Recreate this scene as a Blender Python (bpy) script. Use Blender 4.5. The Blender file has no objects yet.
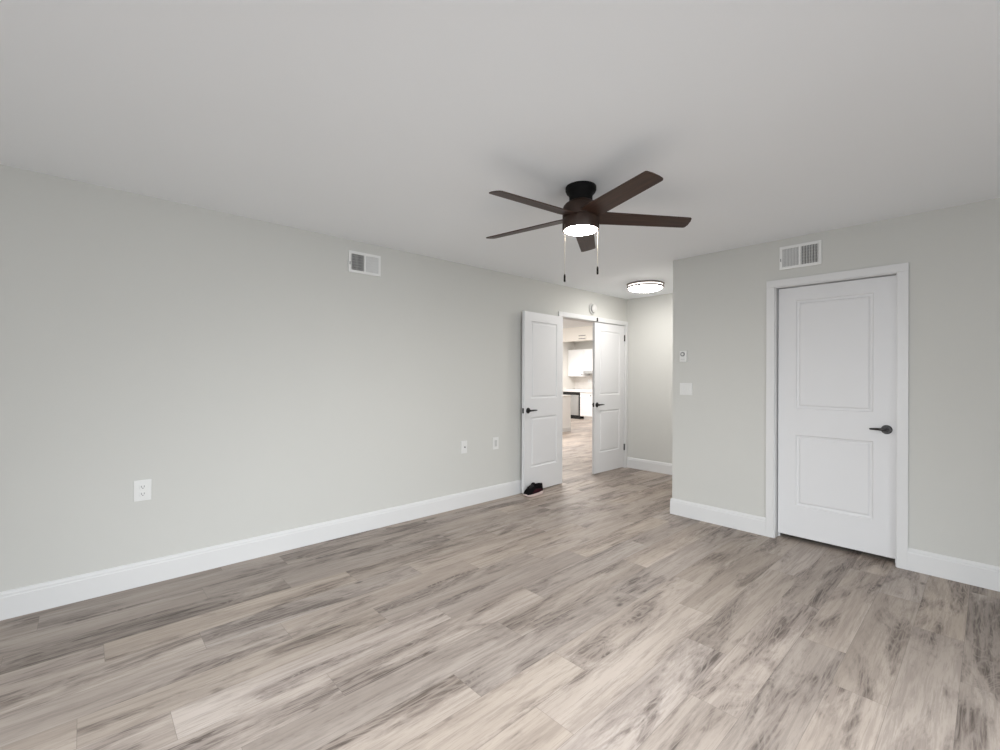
import bpy, bmesh, math, random
from mathutils import Vector, Matrix
R = math.radians
random.seed(7)
sc = bpy.context.scene
C = bpy.data.collections.new('room'); sc.collection.children.link(C)

# ------------------------------------------------------------------ camera
YAW, PIT, ROL = R(47.335), R(0.099), R(-0.256)
CAM = Vector((3.600, 0.0, 1.320))
F = Vector((-math.sin(YAW)*math.cos(PIT), math.cos(YAW)*math.cos(PIT), math.sin(PIT)))
RT = Vector((math.cos(YAW), math.sin(YAW), 0)); UP = RT.cross(F)
R2 = RT*math.cos(ROL) - UP*math.sin(ROL); U2 = RT*math.sin(ROL) + UP*math.cos(ROL)
cd = bpy.data.cameras.new('camera'); cam = bpy.data.objects.new('camera', cd); C.objects.link(cam)
M = Matrix((R2, U2, -F)).transposed().to_4x4(); M.translation = CAM
cam.matrix_world = M
cd.sensor_width = 36; cd.lens = 453.136*36/1000; cd.clip_start = 0.02
sc.camera = cam

# ------------------------------------------------------------------ world, lights, exposure
w = bpy.data.worlds.new('world'); sc.world = w; w.use_nodes = True
w.node_tree.nodes['Background'].inputs[0].default_value = (.75, .85, 1, 1)
w.node_tree.nodes['Background'].inputs[1].default_value = 1.0
vs = sc.view_settings
vs.view_transform = 'Standard'; vs.look = 'None'; vs.gamma = 1; vs.use_curve_mapping = False
vs.exposure = 0.13
sc.cycles.max_bounces = 14; sc.cycles.diffuse_bounces = 10; sc.cycles.glossy_bounces = 4
sc.cycles.sample_clamp_indirect = 6

def area(name, loc, target, sx, sy, power, col=(1, 1, 1), spread=180):
    l = bpy.data.lights.new(name, 'AREA'); l.shape = 'RECTANGLE'; l.size = sx; l.size_y = sy
    l.energy = power; l.color = col; l.spread = R(spread)
    o = bpy.data.objects.new(name, l); C.objects.link(o); o.location = loc
    o.rotation_euler = (Vector(target)-Vector(loc)).to_track_quat('-Z', 'Y').to_euler()
    return o
# daylight coming in through the two windows behind the camera
area('window_daylight_near', (3.2, -1.80, 1.40), (3.0, 0.15, 0.0), 2.5, 1.3, 64, (.92, .97, 1), 112)
area('window_daylight_right', (5.10, 0.9, 1.40), (2.9, 1.0, 0.0), 1.7, 1.3, 62, (.92, .97, 1), 118)
# kitchen and living room beyond the double door
area('kitchen_ceiling_lamp', (-4.4, 9.9, 2.40), (-4.4, 9.9, 0), 1.2, 1.2, 76, (1, .985, .97))
area('header_fill_light', (-2.4, 6.6, 2.40), (-2.6, 7.0, 0), 0.8, 0.8, 115, (1, .94, .88))  # added, unseen fill that throws warm light on the dropped header

# ------------------------------------------------------------------ materials
def mat(name, col, rough=.5, metal=0, spec=.5, noise=0, nscale=40, bump=0, emit=None, es=0):
    m = bpy.data.materials.new(name); m.use_nodes = True
    nt = m.node_tree; b = nt.nodes['Principled BSDF']
    b.inputs['Base Color'].default_value = (*col, 1)
    b.inputs['Roughness'].default_value = rough; b.inputs['Metallic'].default_value = metal
    b.inputs['Specular IOR Level'].default_value = spec
    if emit:
        b.inputs['Emission Color'].default_value = (*emit, 1); b.inputs['Emission Strength'].default_value = es
    tc = nt.nodes.new('ShaderNodeTexCoord')
    n = nt.nodes.new('ShaderNodeTexNoise'); n.inputs['Scale'].default_value = nscale; n.inputs['Detail'].default_value = 4
    nt.links.new(tc.outputs['Object'], n.inputs['Vector'])
    if noise:
        r = nt.nodes.new('ShaderNodeMapRange'); r.inputs[3].default_value = 1-noise; r.inputs[4].default_value = 1+noise
        nt.links.new(n.outputs['Fac'], r.inputs[0])
        x = nt.nodes.new('ShaderNodeVectorMath'); x.operation = 'SCALE'
        x.inputs[0].default_value = col; nt.links.new(r.outputs[0], x.inputs['Scale'])
        nt.links.new(x.outputs[0], b.inputs['Base Color'])
    if bump:
        bp = nt.nodes.new('ShaderNodeBump'); bp.inputs['Strength'].default_value = bump; bp.inputs['Distance'].default_value = .002
        nt.links.new(n.outputs['Fac'], bp.inputs['Height']); nt.links.new(bp.outputs[0], b.inputs['Normal'])
    return m
PAINT = mat('greige_wall_paint', (.578, .576, .551), .75, spec=.25, noise=.012, nscale=1.5)
CEIL = mat('white_ceiling_paint', (.87, .895, .92), .9, spec=.15, noise=.01, nscale=1.2)
TRIM = mat('white_semigloss_trim', (.68, .68, .682), .38, spec=.4, noise=.006, nscale=3)
DOOR = mat('white_door_paint', (.70, .70, .71), .42, spec=.4, noise=.008, nscale=4, bump=.03)
KWALL = mat('warm_cream_paint', (.74, .72, .68), .75, spec=.2, noise=.01, nscale=2)
CAB = mat('white_cabinet_paint', (.86, .86, .86), .35, noise=.01, nscale=4)
BLACKM = mat('matte_black_metal', (.035, .033, .033), .38, .6, noise=.15, nscale=30)
DARK = mat('dark_void', (.015, .015, .015), .9, noise=.1)
PLASTIC = mat('white_plastic', (.71, .71, .70), .35, noise=.01, nscale=20)
VENT = mat('white_enamel', (.76, .76, .75), .4, noise=.02, nscale=20)
VENTD = mat('galvanised_damper', (.16, .165, .17), .5, .3, noise=.1, nscale=60)
GREYP = mat('grey_plastic', (.25, .25, .25), .5, noise=.05, nscale=60)
LGREY = mat('light_grey_plastic', (.52, .52, .51), .5, noise=.03, nscale=60)
STEEL = mat('brushed_stainless_steel', (.55, .56, .57), .32, .9, noise=.06, nscale=12)
STONE = mat('white_quartz_worktop', (.80, .78, .76), .25, noise=.05, nscale=25)
NICKEL = mat('brushed_nickel', (.16, .135, .125), .5, .4, noise=.05, nscale=40)
CHAIN = mat('antique_chain', (.42, .38, .30), .4, .7, noise=.1, nscale=300)
CANOPY = mat('oil_rubbed_bronze_dark', (.005, .0045, .0045), .6, .0, .12, noise=.15, nscale=20)
BRONZE = mat('oil_rubbed_bronze', (.034, .019, .013), .50, .0, .3, noise=.12, nscale=20)
LENS = mat('frosted_fan_lens', (.9, .88, .84), .4, emit=(1, .90, .80), es=104)
GLOW = mat('frosted_hall_diffuser', (.9, .9, .88), .4, emit=(1, .97, .93), es=47)
GLOWB = mat('frosted_hall_band', (.9, .9, .88), .4, emit=(1, .92, .86), es=1.8)
SOLE = mat('pale_pink_foam_sole', (.62, .50, .47), .7, noise=.1, nscale=60)
KNIT = mat('black_knit_upper', (.007, .006, .007), .9, 0, .08, noise=.4, nscale=250, bump=.4)
MAROON = mat('dark_maroon_panel', (.030, .007, .011), .8, 0, .1, noise=.3, nscale=150)
LACE = mat('black_lace', (.03, .028, .03), .8, noise=.2, nscale=200)

def wood_blade():
    m = mat('walnut_blade', (.1, .05, .03), .45, spec=.4); nt = m.node_tree; b = nt.nodes['Principled BSDF']
    tc = nt.nodes.new('ShaderNodeTexCoord'); mp = nt.nodes.new('ShaderNodeMapping'); mp.inputs['Scale'].default_value = (2, 40, 10)
    n = nt.nodes.new('ShaderNodeTexNoise'); n.inputs['Scale'].default_value = 2; n.inputs['Detail'].default_value = 5
    cr = nt.nodes.new('ShaderNodeValToRGB')
    cr.color_ramp.elements[0].color = (.026, .012, .008, 1); cr.color_ramp.elements[0].position = .3
    cr.color_ramp.elements[1].color = (.062, .030, .019, 1); cr.color_ramp.elements[1].position = .75
    nt.links.new(tc.outputs['Object'], mp.inputs[0]); nt.links.new(mp.outputs[0], n.inputs[0])
    nt.links.new(n.outputs['Fac'], cr.inputs[0]); nt.links.new(cr.outputs[0], b.inputs['Base Color'])
    return m
WOOD = wood_blade()

def floor_mat():
    m = bpy.data.materials.new('weathered_vinyl_plank'); m.use_nodes = True
    nt = m.node_tree; N = nt.nodes.new; L = nt.links.new; b = nt.nodes['Principled BSDF']
    geo = N('ShaderNodeTexCoord'); at = N('ShaderNodeAttribute'); at.attribute_name = 'plank'
    sp = N('ShaderNodeSeparateColor'); L(at.outputs['Color'], sp.inputs[0])
    off = N('ShaderNodeVectorMath'); off.operation = 'SCALE'; off.inputs['Scale'].default_value = 37.0; L(at.outputs['Vector'], off.inputs[0])
    def coords(sx, sy, extra=0):
        mp = N('ShaderNodeVectorMath'); mp.operation = 'MULTIPLY'; mp.inputs[1].default_value = (sx, sy, 1)
        L(geo.outputs['Object'], mp.inputs[0])
        a = N('ShaderNodeVectorMath'); a.operation = 'ADD'; L(mp.outputs[0], a.inputs[0]); L(off.outputs[0], a.inputs[1])
        a2 = N('ShaderNodeVectorMath'); a2.operation = 'ADD'; a2.inputs[1].default_value = (extra, extra*1.7, extra*.3); L(a.outputs[0], a2.inputs[0])
        return a2.outputs[0]
    def noise(vec, scale, detail, rough=.55, dist=0):
        n = N('ShaderNodeTexNoise'); n.inputs['Scale'].default_value = scale; n.inputs['Detail'].default_value = detail
        n.inputs['Roughness'].default_value = rough; n.inputs['Distortion'].default_value = dist; L(vec, n.inputs['Vector']); return n.outputs['Fac']
    def ramp(v, stops):
        r = N('ShaderNodeValToRGB'); e = r.color_ramp.elements
        while len(e) < len(stops): e.new(.5)
        for el, (p, c) in zip(e, stops): el.position = p; el.color = (*c, 1) if len(c) == 3 else c
        L(v, r.inputs[0]); return r.outputs['Color']
    def mix(fac, a, c, mode='MIX'):
        x = N('ShaderNodeMix'); x.data_type = 'RGBA'; x.blend_type = mode
        if isinstance(fac, (int, float)): x.inputs[0].default_value = fac
        else: L(fac, x.inputs[0])
        for s, v in ((6, a), (7, c)):
            if isinstance(v, tuple): x.inputs[s].default_value = (*v, 1)
            else: L(v, x.inputs[s])
        return x.outputs[2]
    def math_(op, a, c=None):
        x = N('ShaderNodeMath'); x.operation = op
        for i, v in enumerate((a, c)):
            if v is None: continue
            if isinstance(v, (int, float)): x.inputs[i].default_value = v
            else: L(v, x.inputs[i])
        return x.outputs[0]
    st = noise(coords(1.0, .045, 2.3), 60.0, 6, .70, .3)      # grain streaks
    fl = noise(coords(1.0, .15, 21.3), 70.0, 5, .75, .2)      # flaky, saw-marked breakup
    big = noise(coords(1.0, .16), 6.2, 8, .62, 1.1)           # bleached against dark clouds, long with the plank
    v = math_('ADD', big, math_('ADD', math_('MULTIPLY', math_('SUBTRACT', st, .5), .34), math_('MULTIPLY', math_('SUBTRACT', fl, .5), .24)))
    v = math_('ADD', v, math_('MULTIPLY', math_('SUBTRACT', sp.outputs[2], .55), .075))
    pale = ramp(noise(coords(1.0, .12, 9.1), 5.0, 6, .6, .6), [(.35, (.345, .292, .253)), (.55, (.430, .371, .326)), (.70, (.490, .431, .386))])
    soft = ramp(st, [(.49, (0, 0, 0)), (.58, (.50, .50, .50))])
    pale = mix(soft, pale, (.25, .21, .185))
    rings = math_('SINE', math_('MULTIPLY', noise(coords(1.0, .16, 5.1), 6.0, 3, .5, .9), 135.0))   # cathedral grain
    dark = ramp(st, [(.42, (.300, .252, .222)), (.51, (.195, .160, .139)), (.60, (.095, .075, .064))])
    dark = mix(math_('MULTIPLY', math_('MAXIMUM', rings, 0.0), .55), dark, (.34, .295, .262))
    base = mix(ramp(v, [(.415, (0, 0, 0)), (.465, (.55, .55, .55)), (.52, (1, 1, 1))]), dark, pale)
    gr = noise(coords(1.0, .04, 41.7), 190.0, 3, .7, 0)       # pores
    base = mix(ramp(gr, [(.54, (0, 0, 0)), (.70, (.28, .28, .28))]), base, (.16, .13, .115))
    vo = N('ShaderNodeTexVoronoi'); vo.inputs['Scale'].default_value = 4.0; L(coords(1.0, .5, 3.3), vo.inputs['Vector'])
    kn = ramp(vo.outputs['Distance'], [(.02, (.85, .85, .85)), (.075, (0, 0, 0))])
    base = mix(kn, base, (.065, .05, .045))
    tint = mix(sp.outputs[1], (.975, .98, 1.0), (1.02, 1.0, .97))
    base = mix(1.0, base, tint, 'MULTIPLY')
    val = N('ShaderNodeMapRange'); val.inputs[3].default_value = .86; val.inputs[4].default_value = 1.10; L(sp.outputs[0], val.inputs[0])
    sc_ = N('ShaderNodeVectorMath'); sc_.operation = 'SCALE'; L(base, sc_.inputs[0]); L(val.outputs[0], sc_.inputs['Scale'])
    uv = N('ShaderNodeUVMap'); uv.uv_map = 'edge'; su = N('ShaderNodeSeparateXYZ'); L(uv.outputs[0], su.inputs[0])
    # seam: distance in metres to the plank's edge
    def edge(u, size):
        a = math_('MULTIPLY', u, size); c = math_('SUBTRACT', size, a); return math_('MINIMUM', a, c)
    d = math_('MINIMUM', edge(su.outputs[0], .19), edge(su.outputs[1], 1.225))
    seam = ramp(math_('MULTIPLY', d, 100.0), [(.0, (.85, .85, .85)), (.13, (0, 0, 0))])
    col = mix(seam, sc_.outputs[0], (.16, .135, .12))
    L(col, b.inputs['Base Color'])
    b.inputs['Roughness'].default_value = .5; b.inputs['Specular IOR Level'].default_value = .35
    bp = N('ShaderNodeBump'); bp.inputs['Strength'].default_value = .12; bp.inputs['Distance'].default_value = .002
    L(st, bp.inputs['Height']); L(bp.outputs[0], b.inputs['Normal'])
    return m
FLOOR = floor_mat()

def tile_mat():
    m = mat('white_backsplash_tile', (.78, .75, .72), .2); nt = m.node_tree; b = nt.nodes['Principled BSDF']
    tc = nt.nodes.new('ShaderNodeTexCoord'); mp = nt.nodes.new('ShaderNodeMapping'); mp.inputs['Rotation'].default_value = (R(90), 0, 0)
    br = nt.nodes.new('ShaderNodeTexBrick'); br.inputs['Scale'].default_value = 6.5
    br.inputs['Color1'].default_value = (.70, .67, .64, 1); br.inputs['Color2'].default_value = (.73, .70, .67, 1); br.inputs['Mortar'].default_value = (.6, .57, .55, 1)
    br.inputs['Mortar Size'].default_value = .015
    nt.links.new(tc.outputs['Object'], mp.inputs[0]); nt.links.new(mp.outputs[0], br.inputs['Vector']); nt.links.new(br.outputs['Color'], b.inputs['Base Color'])
    return m
TILE = tile_mat()

# ------------------------------------------------------------------ helpers
def new(): return bmesh.new()
def box(bm, x0, x1, y0, y1, z0, z1, bev=0):
    r = bmesh.ops.create_cube(bm, size=1)
    for v in r['verts']:
        v.co = Vector(((x0+x1)/2+v.co.x*(x1-x0), (y0+y1)/2+v.co.y*(y1-y0), (z0+z1)/2+v.co.z*(z1-z0)))
    if bev:
        es = list({e for v in r['verts'] for e in v.link_edges})
        bmesh.ops.bevel(bm, geom=es, offset=bev, segments=2, profile=.7, affect='EDGES', clamp_overlap=True)
def lathe(bm, prof, seg=48, mtx=Matrix.Identity(4)):
    rings = []
    for r, z in prof:
        if r < 1e-6: rings.append([bm.verts.new(mtx @ Vector((0, 0, z)))])
        else: rings.append([bm.verts.new(mtx @ Vector((r*math.cos(2*math.pi*i/seg), r*math.sin(2*math.pi*i/seg), z))) for i in range(seg)])
    for a, b in zip(rings, rings[1:]):
        for i in range(seg):
            j = (i+1) % seg
            va = [a[0]] if len(a) == 1 else [a[i], a[j]]
            vb = [b[0]] if len(b) == 1 else [b[j], b[i]]
            if len(va)+len(vb) > 2: bm.faces.new(va+vb)
AX = {'z': Matrix.Identity(4), 'y': Matrix.Rotation(R(90), 4, 'X'), 'x': Matrix.Rotation(R(90), 4, 'Y')}   # 'y': +z -> -y (out of the wall)
def disc(bm, c, r, h, axis='z', seg=32, bev=.0):
    prof = [(0, 0), (r, 0), (r, h-bev), (r-bev, h), (0, h)] if bev else [(0, 0), (r, 0), (r, h), (0, h)]
    lathe(bm, prof, seg, Matrix.Translation(Vector(c)) @ AX[axis])
def tube(bm, pts, rad, seg=10):
    pts = [Vector(p) for p in pts]; rings = []
    for i, p in enumerate(pts):
        d = (pts[min(i+1, len(pts)-1)]-pts[max(i-1, 0)]).normalized()
        a = d.orthogonal().normalized() if abs(d.z) > .95 else d.cross(Vector((0, 0, 1))).normalized()
        b = d.cross(a); r = rad[i] if isinstance(rad, (list, tuple)) else rad
        rings.append([bm.verts.new(p+a*r*math.cos(2*math.pi*k/seg)+b*r*math.sin(2*math.pi*k/seg)) for k in range(seg)])
    for a, b in zip(rings, rings[1:]):
        for k in range(seg): bm.faces.new((a[k], a[(k+1) % seg], b[(k+1) % seg], b[k]))
    bm.faces.new(rings[0][::-1]); bm.faces.new(rings[-1])
def prism(bm, poly, z0, z1):
    a = [bm.verts.new((x, y, z0)) for x, y in poly]; b = [bm.verts.new((x, y, z1)) for x, y in poly]
    bm.faces.new(a[::-1]); bm.faces.new(b); n = len(poly)
    for i in range(n): bm.faces.new((a[i], a[(i+1) % n], b[(i+1) % n], b[i]))
def obj(name, bm, m, parent=None, smooth=False, label=None, loc=None, rot=None):
    bmesh.ops.recalc_face_normals(bm, faces=bm.faces)
    me = bpy.data.meshes.new(name); bm.to_mesh(me); bm.free()
    o = bpy.data.objects.new(name, me); C.objects.link(o); me.materials.append(m)
    if smooth:
        for p in me.polygons: p.use_smooth = True
        me.set_sharp_from_angle(angle=R(38))
    if parent: o.parent = parent
    if label: o['label'] = label
    if loc: o.location = loc
    if rot: o.rotation_euler = rot
    return o
def thing(name, label, cat, loc, rz=0, group=None, kind=None):
    o = bpy.data.objects.new(name, None); C.objects.link(o); o.empty_display_size = .1
    o.location = loc; o.rotation_euler = (0, 0, R(rz)); o['label'] = label; o['category'] = cat
    if group: o['group'] = group
    if kind: o['kind'] = kind
    return o
def struct(name, bm, m, label, cat, smooth=False):
    o = obj(name, bm, m, smooth=smooth); o['kind'] = 'structure'; o['label'] = label; o['category'] = cat; return o

H = 2.44; D1 = 4.186; CX = 1.515; D2 = 5.832; XR = 5.15; YN = -1.85; KX = -5.65; KY = 11.85; T = .115
# ------------------------------------------------------------------ setting: floor of individual plank faces
def build_floor():
    W, LEN = .19, 1.225
    offs = {0: -.166, 2: .959, 3: 1.307, 4: .446, 5: .779, 6: 1.216, 7: .259, 8: .80, 9: 0.42, 10: 1.212, 11: 1.665, 12: 1.336, 13: 3.48,
            14: 1.866, 15: 2.69, 16: 2.38, 17: 3.25, 18: 2.81, 1: .55, -1: .7}
    bm = new(); uvl = bm.loops.layers.uv.new('edge'); cl = bm.loops.layers.float_color.new('plank')
    x0, x1, y0, y1 = KX-.2, XR+.1, YN-.1, KY+.1
    k0 = math.floor((x0-.09)/W)-1; k1 = math.ceil((x1-.09)/W)+1
    rnd = random.Random(11)
    for k in range(k0, k1):
        xa = max(x0, .09+k*W); xb = min(x1, .09+(k+1)*W)
        if xb-xa < 1e-4: continue
        o = offs.get(k, rnd.random()*LEN)
        n0 = math.floor((y0-o)/LEN)-1; n1 = math.ceil((y1-o)/LEN)+1
        for n in range(n0, n1):
            pa, pb = o+n*LEN, o+(n+1)*LEN
            ya, yb = max(y0, pa), min(y1, pb)
            if yb-ya < 1e-4: continue
            f = bm.faces.new([bm.verts.new(p) for p in ((xa, ya, 0), (xb, ya, 0), (xb, yb, 0), (xa, yb, 0))])
            c = (rnd.random(), rnd.random(), rnd.random(), 1)
            for l in f.loops:
                l[cl] = c
                l[uvl].uv = ((l.vert.co.x-(.09+k*W))/W, (l.vert.co.y-pa)/LEN)
    # slab under the planks so that the floor has thickness
    box(bm, x0, x1, y0, y1, -.08, -.003)
    return struct('floor', bm, FLOOR, 'weathered grey-brown wood-look plank floor', 'floor')
build_floor()
bm = new(); box(bm, KX-.2, XR+.15, YN-.15, KY+.15, H, H+.1)
struct('ceiling', bm, CEIL, 'flat white painted ceiling', 'ceiling')
OY0, OY1, OZ = 4.345, 5.765, 2.050       # double door opening
bm = new(); g = .012; box(bm, -T, 0, YN, OY0-g, 0, H); box(bm, -T, 0, OY1+g, KY, 0, H); box(bm, -T, 0, OY0-g, OY1+g, OZ+g, H)
struct('wall_left', bm, PAINT, 'long greige wall at left with the double door opening', 'wall')
CX0, CX1 = 2.398, 3.147
bm = new(); box(bm, CX, CX0-g, D1, D1+T, 0, H); box(bm, CX1+g, XR, D1, D1+T, 0, H); box(bm, CX0-g, CX1+g, D1, D1+T, OZ+g, H)
box(bm, CX, CX+T, D1+T, D2, 0, H)
struct('wall_right', bm, PAINT, 'greige wall holding the closed door, thermostat and switch', 'wall')
bm = new(); box(bm, 0, XR, D2, D2+T, 0, H)
struct('wall_back', bm, PAINT, 'pale wall at the end of the short hall', 'wall')
bm = new(); WZ0, WZ1 = .72, 2.08
box(bm, XR, XR+T, YN, .0, 0, H); box(bm, XR, XR+T, 1.8, D2+T, 0, H); box(bm, XR, XR+T, .0, 1.8, 0, WZ0); box(bm, XR, XR+T, .0, 1.8, WZ1, H)
struct('wall_side', bm, PAINT, 'greige wall with a window to the right of the camera', 'wall')
bm = new()
box(bm, -T, 1.9, YN-T, YN, 0, H); box(bm, 4.5, XR+T, YN-T, YN, 0, H); box(bm, 1.9, 4.5, YN-T, YN, 0, WZ0); box(bm, 1.9, 4.5, YN-T, YN, WZ1, H)
struct('wall_near', bm, PAINT, 'greige wall with a window behind the camera', 'wall')
# windows behind the camera: frames set in the openings
def window(n, loc, rz, w_, lab):
    r = thing('window_%d' % n, lab, 'window', loc, rz, kind='structure')
    hgt = WZ1-WZ0; bm = new()
    for a in ((-w_/2, -w_/2+.05, 0, hgt), (w_/2-.05, w_/2, 0, hgt), (-.025, .025, 0, hgt)): box(bm, a[0], a[1], .05, .10, a[2], a[3])
    box(bm, -w_/2, w_/2, .05, .10, 0, .05); box(bm, -w_/2, w_/2, .05, .10, hgt-.05, hgt)
    obj('window_frame', bm, TRIM, r)
    bm = new(); box(bm, -w_/2-.03, w_/2+.03, -.04, .05, -.025, -.001); obj('window_sill', bm, TRIM, r)
window(1, (3.2, YN, WZ0), 180, 2.6, 'wide window behind the camera')
window(2, (XR, .9, WZ0), -90, 1.8, 'window in the side wall')
# kitchen shell
bm = new(); box(bm, KX-T, KX, 2.5, KY+T, 0, H); struct('wall_kitchen_left', bm, KWALL, 'cream kitchen wall left of the wall cabinets', 'wall')
bm = new(); box(bm, KX, -T, KY, KY+T, 0, H); struct('wall_kitchen_back', bm, KWALL, 'cream kitchen wall behind the cabinets', 'wall')
bm = new(); box(bm, KX, -T, 2.5-T, 2.5, 0, H); struct('wall_kitchen_near', bm, KWALL, 'cream wall of the next room, out of sight', 'wall')
bm = new(); box(bm, KX, -T, 8.30, 8.42, 2.122, H-.001); struct('wall_header', bm, KWALL, 'warm cream dropped header seen through the double door', 'wall')
bm = new(); box(bm, KX, -4.30, KY-.012, KY, .91, 1.47)
o = obj('backsplash', bm, TILE); o['label'] = 'pale tiled backsplash between kitchen worktop and wall cabinets'; o['category'] = 'backsplash'; o['kind'] = 'structure'

# baseboards ------------------------------------------------------------
BB = [(0, 0), (.015, 0), (.015, .118), (.012, .124), (.012, .134), (.006, .146), (0, .150)]
def baseboard(name, runs, lab):
    bm = new()
    for (ax, ay), (bx, by) in runs:
        a = Vector((ax, ay, 0)); b = Vector((bx, by, 0)); d = (b-a).normalized(); n = Vector((d.y, -d.x, 0))   # n: into the room, right of travel
        A = [bm.verts.new(a+n*u+Vector((0, 0, z))) for u, z in BB]; B = [bm.verts.new(b+n*u+Vector((0, 0, z))) for u, z in BB]
        bm.faces.new(A); bm.faces.new(B[::-1])
        for i in range(len(BB)): j = (i+1) % len(BB); bm.faces.new((A[i], A[j], B[j], B[i]))
    struct(name, bm, TRIM, lab, 'baseboard')
baseboard('baseboard_left', [((0, YN), (0, 4.265))], 'white baseboard along the long left wall')
baseboard('baseboard_back', [((.0, D2), (CX-.0, D2))], 'white baseboard at the end of the short hall')
baseboard('baseboard_right', [((CX, D1), (2.333, D1)), ((3.212, D1), (XR, D1)), ((CX, D2), (CX, D1-.015))], 'white baseboard under the thermostat wall, either side of the closed door')
baseboard('baseboard_near', [((XR, D1), (XR, YN)), ((XR, YN), (0, YN))], 'white baseboard behind the camera')

# casings ---------------------------------------------------------------
def casing(name, loc, rz, w_, zt, lab, cw=.066, lhide=0):
    """local: opening x 0..w_, wall face y=0, out is -y"""
    bm = new(); t = .018; L_ = 0 if not lhide else 0
    def strip(poly_fn): pass
    for s in (0, 1):
        xa, xb = (-cw, -.006) if s == 0 else (w_+.006, w_+cw)
        box(bm, xa, xb, -t, 0, 0, zt+.006, .003)
    box(bm, -cw, w_+cw, -t, 0, zt+.006, zt+cw-.004, .003)
    # jambs
    box(bm, -.0115, .0, -.004, T+.006, 0, zt+.0115); box(bm, w_, w_+.0115, -.004, T+.006, 0, zt+.0115); box(bm, .0, w_, -.004, T+.006, zt, zt+.0115)
    o = struct(name, bm, TRIM, lab, 'door casing'); o.location = loc; o.rotation_euler = (0, 0, R(rz)); return o
casing('trim_1', (CX0, D1, 0), 0, CX1-CX0, OZ, 'white casing around the closed door')
casing('trim_2', (0, OY0, 0), 90, OY1-OY0, OZ, 'white casing around the double door opening')
bm = new(); box(bm, CX0+.001, CX0+.012, D1+.081, D1+.105, 0, OZ); box(bm, CX1-.012, CX1-.001, D1+.081, D1+.105, 0, OZ); box(bm, CX0, CX1, D1+.081, D1+.105, OZ-.012, OZ)
struct('trim_3', bm, TRIM, 'white door stop behind the closed door', 'door stop')

# doors -----------------------------------------------------------------
def slab(bm, w_, h, t, stile, panels):
    """front y=0 (faces -y), back y=t, moulded panels on both sides"""
    xs = [0, stile, w_-stile, w_]; zs = [0] + [z for p_ in panels for z in p_] + [h]
    prof = [(0, 0), (.006, .0075), (.020, .0095), (.030, .003), (.036, .0025)]
    for side in (0, 1):
        def P(x, z, d): return bm.verts.new((x, d if side == 0 else t-d, z))
        for i in range(3):
            for j in range(len(zs)-1):
                a, b, c, d = xs[i], xs[i+1], zs[j], zs[j+1]
                if i == 1 and j % 2 == 1:
                    rings = []
                    for ins, dep in prof:
                        rings.append([P(a+ins, c+ins, dep), P(b-ins, c+ins, dep), P(b-ins, d-ins, dep), P(a+ins, d-ins, dep)])
                    for r0, r1 in zip(rings, rings[1:]):
                        for k in range(4): bm.faces.new((r0[k], r0[(k+1) % 4], r1[(k+1) % 4], r1[k]))
                    bm.faces.new(rings[-1])
                else:
                    bm.faces.new((P(a, c, 0), P(b, c, 0), P(b, d, 0), P(a, d, 0)))
    for q in (((0, 0, 0), (0, t, 0), (0, t, h), (0, 0, h)), ((w_, 0, 0), (w_, t, 0), (w_, t, h), (w_, 0, h)),
              ((0, 0, 0), (w_, 0, 0), (w_, t, 0), (0, t, 0)), ((0, 0, h), (w_, 0, h), (w_, t, h), (0, t, h))):
        bm.faces.new([bm.verts.new(p_) for p_ in q])
    bmesh.ops.remove_doubles(bm, verts=bm.verts, dist=1e-5)
def lever(root, x, z, t, dirx, k=1.0):
    hd = obj('door_handle', (lambda b: (disc(b, (x, 0, z), .032, .010, 'y', 32, .003), disc(b, (x, -.008, z), .013, .030, 'y', 20), b)[-1])(new()), BLACKM, root, True, 'black round lever handle rose')
    bm = new(); pts = [(x-dirx*.006, -.042, z), (x+dirx*.02*k, -.044, z+.001), (x+dirx*.06*k, -.044, z+.002), (x+dirx*.095*k, -.041, z+.001), (x+dirx*.118*k, -.036, z)]
    tube(bm, pts, [.011, .0105, .009, .0075, .006], 12); obj('lever', bm, BLACKM, hd, True)
    bk = obj('back_handle', (lambda b: (disc(b, (x, t, z), .032, -.010, 'y', 32), disc(b, (x, t+.008, z), .012, -.024, 'y', 20), b)[-1])(new()), BLACKM, root, True)
    bm = new(); tube(bm, [(x-dirx*.006, t+.034, z), (x+dirx*.05, t+.036, z+.002), (x+dirx*.118, t+.032, z)], [.009, .008, .006], 12); obj('lever', bm, BLACKM, bk, True)
def door(n, loc, rz, w_, lab, hx, dirx, hinge=None, hz=.945, hgt=2.030, panels=((.272, .842), (1.052, 1.928)), k=1.0, stile=.118):
    r = thing('door_%d' % n, lab, 'door', loc, rz, kind='structure'); t = .035
    bm = new(); slab(bm, w_, hgt, t, stile, panels); obj('door_leaf', bm, DOOR, r)
    lever(r, hx, hz-loc[2], t, dirx, k)
    bm = new(); xe = 0 if hx < w_/2 else w_; s = -1 if xe == 0 else 1
    box(bm, min(xe, xe+s*.0015), max(xe, xe+s*.0015), .006, .029, hz-loc[2]-.028, hz-loc[2]+.028)
    box(bm, min(xe, xe+s*.006), max(xe, xe+s*.006), .012, .023, hz-loc[2]-.007, hz-loc[2]+.007)
    obj('latch_plate', bm, BLACKM, r)
    if hinge is not None:
        for z in (.30, 1.87):
            bm = new(); disc(bm, (hinge, -.006, z-.045-loc[2]), .0065, .09, 'z', 14)
            box(bm, hinge-.014, hinge+.010, -.0025, .0, z-.045-loc[2], z+.045-loc[2])
            obj('hinge', bm, BLACKM, r, True)
    return r
door(1, (CX0+.007, D1+.045, .038), 0, CX1-CX0-.012, 'closed white two panel door with black lever in the right wall', .687, -1, None, .948, 2.006, ((.249, .817), (1.028, 1.899)), .76, .125)
door(2, (-.001, 5.042, .013), 90, .716, 'right leaf of the white double door, standing shut beside the hall end', .052, 1, .723, .935)
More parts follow.
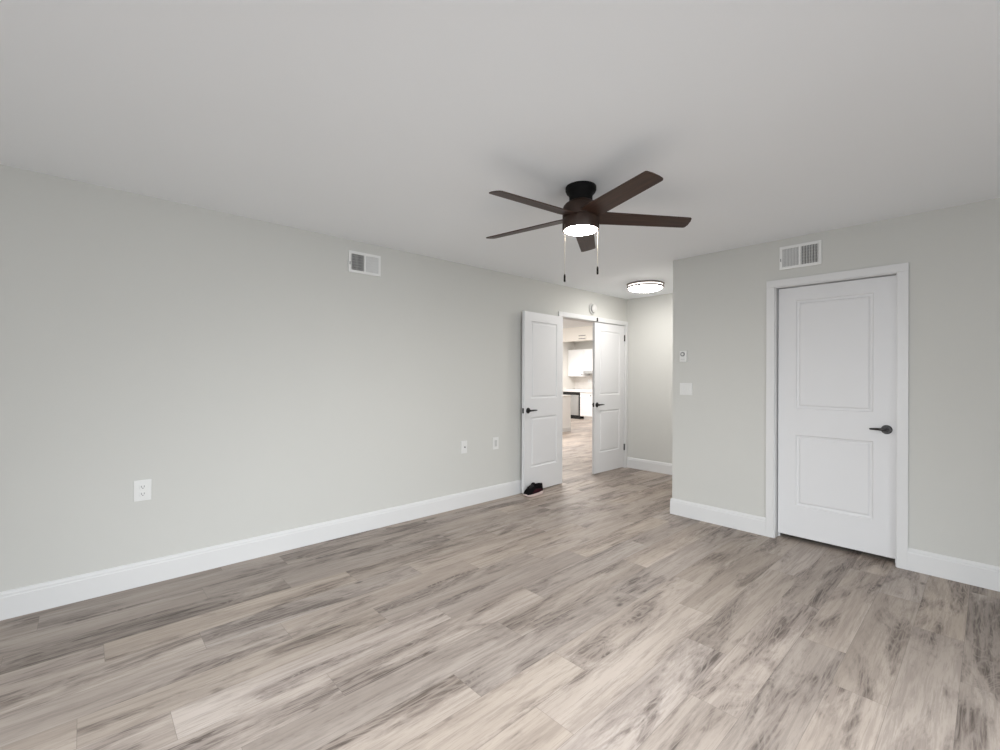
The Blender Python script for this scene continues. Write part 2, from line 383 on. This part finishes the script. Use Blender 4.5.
ang = math.degrees(math.atan2(.045, .718))
door(3, (.088, 3.606, .013), 90+ang, .716, 'left leaf of the white double door, folded back against the long wall with a shoe at its foot', .062, 1, None, .932)
t_ = thing('ball_catch', 'small black ball catch strike on the head of the double door casing', 'door catch', (.0, 5.066, 2.055))
bm = new(); box(bm, .018, .027, -.012, .012, -.004, .046, .002); obj('strike', bm, BLACKM, t_)

# ------------------------------------------------------------------ wall plates, vents
def plate(r, w_, h, t=.006): bm = new(); box(bm, -w_/2, w_/2, -t, 0, -h/2, h/2, .003); return obj('cover_plate', bm, PLASTIC, r)
def receptacle(r, zc, x=0):
    bm = new(); box(bm, x-.017, x+.017, -.0085, -.004, zc-.014, zc+.014, .004); q = obj('receptacle', bm, PLASTIC, r)
    bm = new(); box(bm, x-.0085, x-.0050, -.0092, -.0084, zc-.004, zc+.008); box(bm, x+.0050, x+.0085, -.0092, -.0084, zc-.003, zc+.008)
    disc(bm, (x, -.0084, zc-.008), .0035, .0008, 'y', 12); obj('slot', bm, GREYP, q)
t1 = thing('wall_outlet', 'white duplex outlet low on the left wall, nearest to the camera', 'outlet', (0, .281, .594), 90)
plate(t1, .088, .130); receptacle(t1, .022); receptacle(t1, -.022)
t2 = thing('cable_outlet', 'white wall plate with one small dark jack, second plate along the left wall', 'outlet', (0, 2.829, .600), 90)
plate(t2, .074, .126); bm = new(); disc(bm, (.004, -.006, .0), .008, .008, 'y', 16); obj('cable_jack', bm, GREYP, t2)
t3 = thing('wall_outlet', 'white outlet low on the left wall, the one closest to the open door leaf', 'outlet', (0, 3.256, .598), 90)
plate(t3, .080, .128); bm = new(); box(bm, -.0165, .0165, -.0085, -.004, -.034, .034, .003); q = obj('receptacle', bm, LGREY, t3)
t4 = thing('light_switch', 'white double light switch plate under the thermostat', 'light switch', (1.648, D1, 1.203), 0)
plate(t4, .118, .114)
for x in (-.023, .023):
    bm = new(); box(bm, x-.0165, x+.0165, -.009, -.004, -.033, .033, .002); k = obj('switch_frame', bm, PLASTIC, t4)
    bm = new(); box(bm, x-.012, x+.012, -.0125, -.006, -.028, .028, .003); obj('rocker', bm, PLASTIC, k)
t5 = thing('thermostat', 'small white thermostat with a round grey dial, above the light switch', 'thermostat', (1.627, D1, 1.511), 0)
bm = new(); box(bm, -.033, .033, -.024, 0, -.052, .052, .004); obj('thermostat_body', bm, PLASTIC, t5)
bm = new(); lathe(bm, [(.0, 0), (.021, 0), (.021, .004), (.013, .006), (.013, .003), (0, .003)], 28, Matrix.Translation((-.002, -.024, .020)) @ AX['y']); dl = obj('dial', bm, GREYP, t5, True)
bm = new(); disc(bm, (-.002, -.026, .020), .0105, .006, 'y', 20); obj('dial_cap', bm, PLASTIC, dl, True)
bm = new(); box(bm, -.022, .018, -.0250, -.0238, -.030, -.025); obj('scale_line', bm, LGREY, t5)
# smoke / alarm sounder over the double door
t6 = thing('smoke_detector', 'round white smoke detector on the wall above the double door', 'smoke detector', (0, 4.974, 2.213), 90)
DET = mat('off_white_plastic', (.60, .595, .58), .5, noise=.02)  # even off-white, toned down close to the wall paint
bm = new(); lathe(bm, [(0, 0), (.074, 0), (.074, .016), (.070, .022), (.058, .022), (0, .020)], 40, AX['y']); obj('base_plate', bm, DET, t6, True)
bm = new(); lathe(bm, [(.0, .020), (.056, .0225), (.052, .034), (.0, .034)], 40, AX['y']); obj('gap_shade_ring', bm, GREYP, t6, True)  # grey ring: shade in the gap between base and cover, put into colour
bm = new(); lathe(bm, [(0, .034), (.054, .034), (.053, .042), (.044, .050), (0, .053)], 40, AX['y']); obj('sensor_cover', bm, DET, t6, True)

def register(loc, rz, w_, h, lab, dark_left, cat='air vent'):
    r = thing('air_vent', lab, cat, loc, rz, 'supply vents high on the walls'); fw = .022; t = .012
    bm = new()
    box(bm, -w_/2, -w_/2+fw, -t, 0, -h/2, h/2, .003); box(bm, w_/2-fw, w_/2, -t, 0, -h/2, h/2, .003)
    box(bm, -w_/2+fw-.003, w_/2-fw+.003, -t, 0, h/2-fw, h/2, .003); box(bm, -w_/2+fw-.003, w_/2-fw+.003, -t, 0, -h/2, -h/2+fw, .003)
    box(bm, -.006, .006, -t, 0, -h/2+fw-.002, h/2-fw+.002)
    obj('vent_frame', bm, VENT, r)
    bm = new(); box(bm, -w_/2+fw-.002, w_/2-fw+.002, -.0012, -.0002, -h/2+fw-.002, h/2-fw+.002); obj('duct_shade', bm, DARK, r)  # flat dark sheet, the shade behind the louvres put into its colour
    z0, z1 = -h/2+fw, h/2-fw
    for s in (-1, 1):
        xa, xb = (-w_/2+fw, -.006) if s < 0 else (.006, w_/2-fw)
        n = 11; dark = (s < 0) == dark_left
        bm = new(); a = R(44)*(-1 if s < 0 else 1)
        for i in range(n):
            xc = xa+(i+.5)*(xb-xa)/n
            dx, dy = (.0055*math.cos(R(90)-a), .0045*math.sin(R(90)-a)) if True else 0
            # a slat bowed away from the centre bar; thin sheet metal
            ln = .0048
            ux, uy = (math.sin(a), -math.cos(a))
            p = [(xc-ux*ln, -.0062-uy*ln), (xc+ux*ln, -.0062+uy*ln)]
            nx, ny = uy*.0005, -ux*.0005
            prism(bm, [(p[0][0]-nx, p[0][1]-ny), (p[0][0]+nx, p[0][1]+ny), (p[1][0]+nx, p[1][1]+ny), (p[1][0]-nx, p[1][1]-ny)], z0, z1)
        obj('louvre_bank', bm, VENT, r)
        bm = new()
        for i in range(6):
            zc = z0+(i+.5)*(z1-z0)/6; box(bm, xa, xb, -.0035, -.0012, zc-.003, zc+.003)
        obj('damper_blades', bm, VENTD, r)
    sx = -1
    bm = new(); box(bm, sx*(w_/2-.010)-.002, sx*(w_/2-.010)+.002, -.020, -t+.001, -.028, -.004, .001); obj('damper_lever', bm, GREYP, r)
    return r
register((0, 1.752, 2.262), 90, .288, .178, 'white air vent high on the long left wall', True)
register((2.569, D1, 2.284), 0, .286, .186, 'white air vent high on the wall above the closed door', False)
t7 = thing('vent_grille', 'small cream vent grille with two dark slots on the kitchen header', 'air vent', (-2.665, 8.30, 2.205))
bm = new(); box(bm, -.12, .12, -.012, 0, -.065, .065, .003); obj('grille_plate', bm, KWALL, t7)
for z in (-.036, .030):
    bm = new(); box(bm, -.095, .095, -.016, -.011, z-.010, z+.010); obj('grille_slot', bm, GREYP, t7)

# ------------------------------------------------------------------ ceiling fan
FX, FY = 1.949, 2.166
fan = thing('ceiling_fan', 'dark bronze five blade ceiling fan with a lit round lamp and two pull chains', 'ceiling fan', (FX, FY, H))
bm = new(); lathe(bm, [(0, 0), (.088, 0), (.090, -.004), (.090, -.022), (.084, -.036), (.072, -.048), (.068, -.060), (.068, -.092), (0, -.092)], 56); obj('canopy', bm, CANOPY, fan, True)
bm = new(); lathe(bm, [(0, -.088), (.069, -.088), (.074, -.094), (.090, -.102), (.101, -.114), (.106, -.130), (.107, -.150), (.107, -.182), (.100, -.184), (.100, -.190), (.107, -.192), (0, -.192)], 64); obj('motor_housing', bm, BRONZE, fan, True)
bm = new(); lathe(bm, [(0, -.190), (.107, -.190), (.1075, -.196), (.1075, -.254), (.105, -.258), (.0985, -.258), (.096, -.250), (0, -.246)], 64); obj('light_kit_ring', bm, BRONZE, fan, True)
bm = new(); lathe(bm, [(0, -.245), (.095, -.248), (.095, -.257), (.091, -.261), (.072, -.266), (.040, -.269), (0, -.270)], 56); obj('lamp_lens', bm, LENS, fan, True, 'glowing frosted lamp lens')
a0 = 338.31
def blade_bm():
    bm = new(); r0, r1 = .060, .653
    wr, wt = .063, .053
    # outline, +v side (leading) then tip then -v side
    pts = [(r0, -wr*.8), (.13, -wr), (r1-.03, -wt), (r1-.010, -wt+.001), (r1-.003, -wt+.006), (r1+.004, -.02), (r1+.005, .02), (r1, wt-.010), (r1-.004, wt-.004), (r1-.012, wt), (.13, wr), (r0, wr*.8)]
    n = len(pts); th = .0028
    A = [bm.verts.new((x, y, -th)) for x, y in pts]; B = [bm.verts.new((x, y, th)) for x, y in pts]
    bm.faces.new(A[::-1]); bm.faces.new(B)
    for i in range(n): bm.faces.new((A[i], A[(i+1) % n], B[(i+1) % n], B[i]))
    return bm
for k in range(5):
    b = obj('blade', blade_bm(), WOOD, fan)
    b.rotation_mode = 'XYZ'
    b.matrix_local = Matrix.Translation((0, 0, 2.262-H)) @ Matrix.Rotation(R(a0+72*k), 4, 'Z') @ Matrix.Rotation(R(1.7), 4, 'Y') @ Matrix.Rotation(R(-12.3), 4, 'X')
    bm = new(); box(bm, .062, .118, -.022, .022, .0028, .007, .001); obj('blade_iron', bm, CANOPY, b)
camdir = Vector((CAM.x-FX, CAM.y-FY, 0)).normalized(); side = Vector((RT.x, RT.y, 0))
# chains hang from the ring, seen at its left and right limb
for q, (px_off, zt, zb) in enumerate(((-.092, 1.913, 1.868), (.099, 1.958, 1.912))):
    pos = side*px_off + camdir*(.045 if q == 0 else .05)
    bm = new(); zs = 2.205
    tube(bm, [(pos.x, pos.y, zs-H), (pos.x, pos.y, zt-H)], .0009, 6)
    z = zs
    while z > zt:
        bmesh.ops.create_icosphere(bm, subdivisions=1, radius=.0016, matrix=Matrix.Translation((pos.x, pos.y, z-H))); z -= .006
    ch = obj('pull_chain', bm, CHAIN, fan, True)
    bm = new(); lathe(bm, [(0, zt-H+.002), (.0035, zt-H), (.0058, zt-H-.010), (.0058, zb-H+.004), (.0045, zb-H), (0, zb-H)], 16, Matrix.Translation((pos.x, pos.y, 0))); obj('pull_knob', bm, CANOPY, ch, True)

# ------------------------------------------------------------------ hall ceiling light
hl = thing('flush_ceiling_light', 'round flush ceiling light with two metal rings, glowing above the short hall', 'ceiling light', (.76, 5.0, H))
RL = .202
bm = new(); lathe(bm, [(0, 0), (RL+.012, 0), (RL+.014, -.003), (RL+.014, -.015), (RL+.011, -.018), (0, -.018)], 64); obj('metal_ring', bm, NICKEL, hl, True)
bm = new(); lathe(bm, [(RL-.03, -.017), (RL, -.017), (RL, -.050), (RL-.03, -.050)], 64); obj('diffuser_band', bm, GLOWB, hl, True)
bm = new(); lathe(bm, [(0, -.048), (RL-.008, -.049), (RL-.009, -.054), (RL-.016, -.064), (RL*.8, -.076), (RL*.5, -.086), (0, -.090)], 64); obj('diffuser', bm, GLOW, hl, True, 'glowing white diffuser')
bm = new(); lathe(bm, [(RL-.003, -.034), (RL+.011, -.034), (RL+.013, -.037), (RL+.013, -.050), (RL+.010, -.054), (RL-.003, -.054), (RL-.003, -.034)], 64); obj('metal_ring', bm, NICKEL, hl, True)

# ------------------------------------------------------------------ sneaker
sh = thing('sneaker', 'black sneaker with a pale pink sole on the floor against the open door leaf', 'shoe', (.160, 3.684, 0), 90-2)
# local: +x = heel, -x = toe, length .285
def section_loft(bm, secs, cap=True):
    rings = [[bm.verts.new(p) for p in s] for s in secs]
    n = len(rings[0])
    for a, b in zip(rings, rings[1:]):
        for i in range(n): bm.faces.new((a[i], a[(i+1) % n], b[(i+1) % n], b[i]))
    if cap: bm.faces.new(rings[0][::-1]); bm.faces.new(rings[-1])
ST = [(-.140, .012, .020, .000), (-.132, .028, .014, .002), (-.115, .040, .008, .003), (-.085, .048, .002, .002), (-.045, .050, 0, .0), (0, .043, 0, -.002), (.045, .037, 0, -.002), (.085, .037, 0, 0), (.115, .034, .003, 0), (.132, .026, .010, 0), (.141, .012, .018, 0)]
secs = []
for x, hw, zb, cy in ST:
    top = .026+(.010 if x > .05 else 0)+(.004 if x < -.12 else 0)
    secs.append([(x, cy-hw*.92, zb), (x, cy+hw*.92, zb), (x, cy+hw, zb+.008), (x, cy+hw*.98, top), (x, cy-hw*.98, top), (x, cy-hw, zb+.008)])
bm = new(); section_loft(bm, secs); obj('sole', bm, SOLE, sh, True, 'pale pink foam sole')
UPR = [(-.130, .026, .034), (-.118, .038, .060), (-.095, .044, .084), (-.065, .046, .104), (-.035, .043, .114), (-.012, .038, .114), (.02, .033, .098), (.06, .032, .092), (.095, .032, .102), (.120, .028, .118), (.132, .018, .116)]
secs = []
for x, hw, ht in UPR:
    s = []; cy = .0
    for k in range(13):
        a = math.pi*k/12; s.append((x, cy+hw*math.cos(a)*(1 if x < -.0 else (1-.18*math.sin(a))), .024+(ht-.024)*math.sin(a)**.8))
    secs.append(s)
bm = new(); section_loft(bm, secs); obj('upper', bm, KNIT, sh, True)
bm = new()   # maroon quarter overlay both sides
for s in (-1, 1):
    prev = None
    for x, hw, z0_, z1_ in ((-.06, .0475, .028, .040), (-.03, .0450, .028, .060), (.0, .0375, .028, .074), (.04, .0345, .028, .070), (.08, .0340, .030, .066), (.11, .0320, .032, .060)):
        cur = [bm.verts.new((x, s*(hw+.001), z0_)), bm.verts.new((x, s*(hw*.93+.001), z1_)), bm.verts.new((x, s*(hw*.93-.004), z1_)), bm.verts.new((x, s*(hw-.004), z0_))]
        if prev:
            for i in range(4): bm.faces.new((prev[i], prev[(i+1) % 4], cur[(i+1) % 4], cur[i]))
        prev = cur
obj('side_panel', bm, MAROON, sh, True, 'dark maroon side panel')
bm = new()
secs = [[(x-.006, -w2, z), (x-.006, w2, z), (x+.006, w2*.9, z+.003), (x+.006, -w2*.9, z+.003)] for x, w2, z in ((-.03, .022, .092), (-.016, .024, .112), (-.004, .023, .128), (.002, .018, .134))]
section_loft(bm, secs); obj('tongue', bm, KNIT, sh, True)
bm = new(); lathe(bm, [(.026, .0), (.032, .004), (.034, .012), (.030, .020), (.024, .018), (.022, .0)], 24, Matrix.Translation((.068, 0, .094)) @ Matrix.Diagonal((1.75, .95, 1, 1)) @ Matrix.Rotation(R(-6), 4, 'Y')); obj('collar', bm, KNIT, sh, True)
bm = new()
for i in range(4):
    x = -.080+i*.017; z = .097+i*.0055+.006; hw = .028
    tube(bm, [(x, -hw, z-.014), (x+.003, -hw*.4, z), (x+.006, hw*.4, z), (x+.009, hw, z-.014)], .0028, 6)
obj('laces', bm, LACE, sh, True)

# ------------------------------------------------------------------ kitchen, far beyond the opening
def shaker(bm, x0, x1, yf, z0, z1, t=.019, fr=.055):
    box(bm, x0, x1, yf-t*.55, yf, z0, z1)
    for a in ((x0, x0+fr, z0, z1), (x1-fr, x1, z0, z1), (x0+fr, x1-fr, z0, z0+fr), (x0+fr, x1-fr, z1-fr, z1)): box(bm, a[0], a[1], yf-t, yf-t*.5, a[2], a[3])
isl = thing('kitchen_island', 'white kitchen island at the left edge of the door opening', 'kitchen island', (-3.75, 7.9, 0))
bm = new(); box(bm, -.49, .49, -.72, .74, 0, .83); obj('island_body', bm, CAB, isl)
bm = new(); box(bm, -.50, .50, -.74, .745, .83, .862, .003); obj('worktop', bm, STONE, isl)
bm = new(); box(bm, .49, .500, -.72, .74, 0, .09); obj('skirting', bm, TRIM, isl)
dw = thing('dishwasher', 'stainless steel dishwasher with a black control strip under the worktop', 'dishwasher', (-5.30, 11.25, 0))
bm = new(); box(bm, -.315, .318, .0, .58, .02, .82); obj('tub', bm, DARK, dw)
bm = new(); box(bm, -.30, .292, -.030, .0, .11, .735, .004); obj('dishwasher_door', bm, STEEL, dw)
bm = new(); box(bm, -.305, .318, -.034, .0, .742, .808, .003); obj('control_panel', bm, BLACKM, dw)
bm = new(); box(bm, -.305, .345, -.012, -.001, .0, .085); obj('toe_kick', bm, DARK, dw)
bm = new(); tube(bm, [(-.22, -.05, .70), (.20, -.05, .70)], .008, 8); obj('dishwasher_handle', bm, STEEL, dw, True)
bc = thing('base_cabinet', 'white base cabinet with a drawer over its door, right of the dishwasher', 'kitchen cabinet', (-4.56, 11.25, 0))
bm = new(); box(bm, -.405, .405, 0, .58, .09, .827); box(bm, -.30, .405, .05, .5, 0, .09); obj('cabinet_body', bm, CAB, bc)
bm = new(); shaker(bm, -.395, .395, 0, .655, .820, fr=.04); q = obj('drawer', bm, CAB, bc)
bm = new(); disc(bm, (0, -.019, .738), .014, .022, 'y', 14); obj('knob', bm, BLACKM, q, True)
bm = new(); shaker(bm, -.395, .395, 0, .105, .640); q = obj('cabinet_door', bm, CAB, bc)
bm = new(); disc(bm, (.34, -.019, .58), .014, .022, 'y', 14); obj('knob', bm, BLACKM, q, True)
wt = new(); box(wt, KX+.003, -4.15, 11.210, KY-.013, .828, .908, .003)
o = obj('kitchen_worktop', wt, STONE); o['label'] = 'pale stone worktop running over dishwasher and base cabinet'; o['category'] = 'worktop'
def wall_cab(x0, x1, z0, z1, kx, lab):
    r = thing('wall_cabinet', lab, 'kitchen cabinet', ((x0+x1)/2, 11.52, z0), 0, 'white wall cabinets in the kitchen'); hw = (x1-x0)/2; h = z1-z0
    bm = new(); box(bm, -hw, hw, 0, KY-11.52-.002, 0, h); obj('cabinet_body', bm, CAB, r)
    bm = new(); shaker(bm, -hw+.004, hw-.004, 0, .004, h-.004); q = obj('cabinet_door', bm, CAB, r)
    if kx is not None: bm = new(); disc(bm, (kx*(hw-.035), -.019, .06), .014, .022, 'y', 14); obj('knob', bm, BLACKM, q, True)
wall_cab(KX+.004, -5.055, 1.31, 2.16, 1, 'white wall cabinet in the kitchen corner, with a small black knob')
wall_cab(-5.05, -4.28, 1.48, 2.16, None, 'shorter white wall cabinet above the range hood')
rh = thing('range_hood', 'slim grey range hood under the shorter wall cabinet', 'range hood', (-4.665, 11.50, 1.40))
bm = new(); box(bm, -.375, .375, 0, .345, 0, .078, .004); obj('hood_body', bm, STEEL, rh)
bm = new(); box(bm, -.33, .33, .03, .30, -.006, .0); obj('filter', bm, GREYP, rh)
so = thing('wall_outlet', 'white outlet plate on the kitchen backsplash', 'outlet', (-5.03, KY-.0125, 1.165))
plate(so, .16, .12); receptacle(so, .022, -.035); receptacle(so, -.022, -.035)
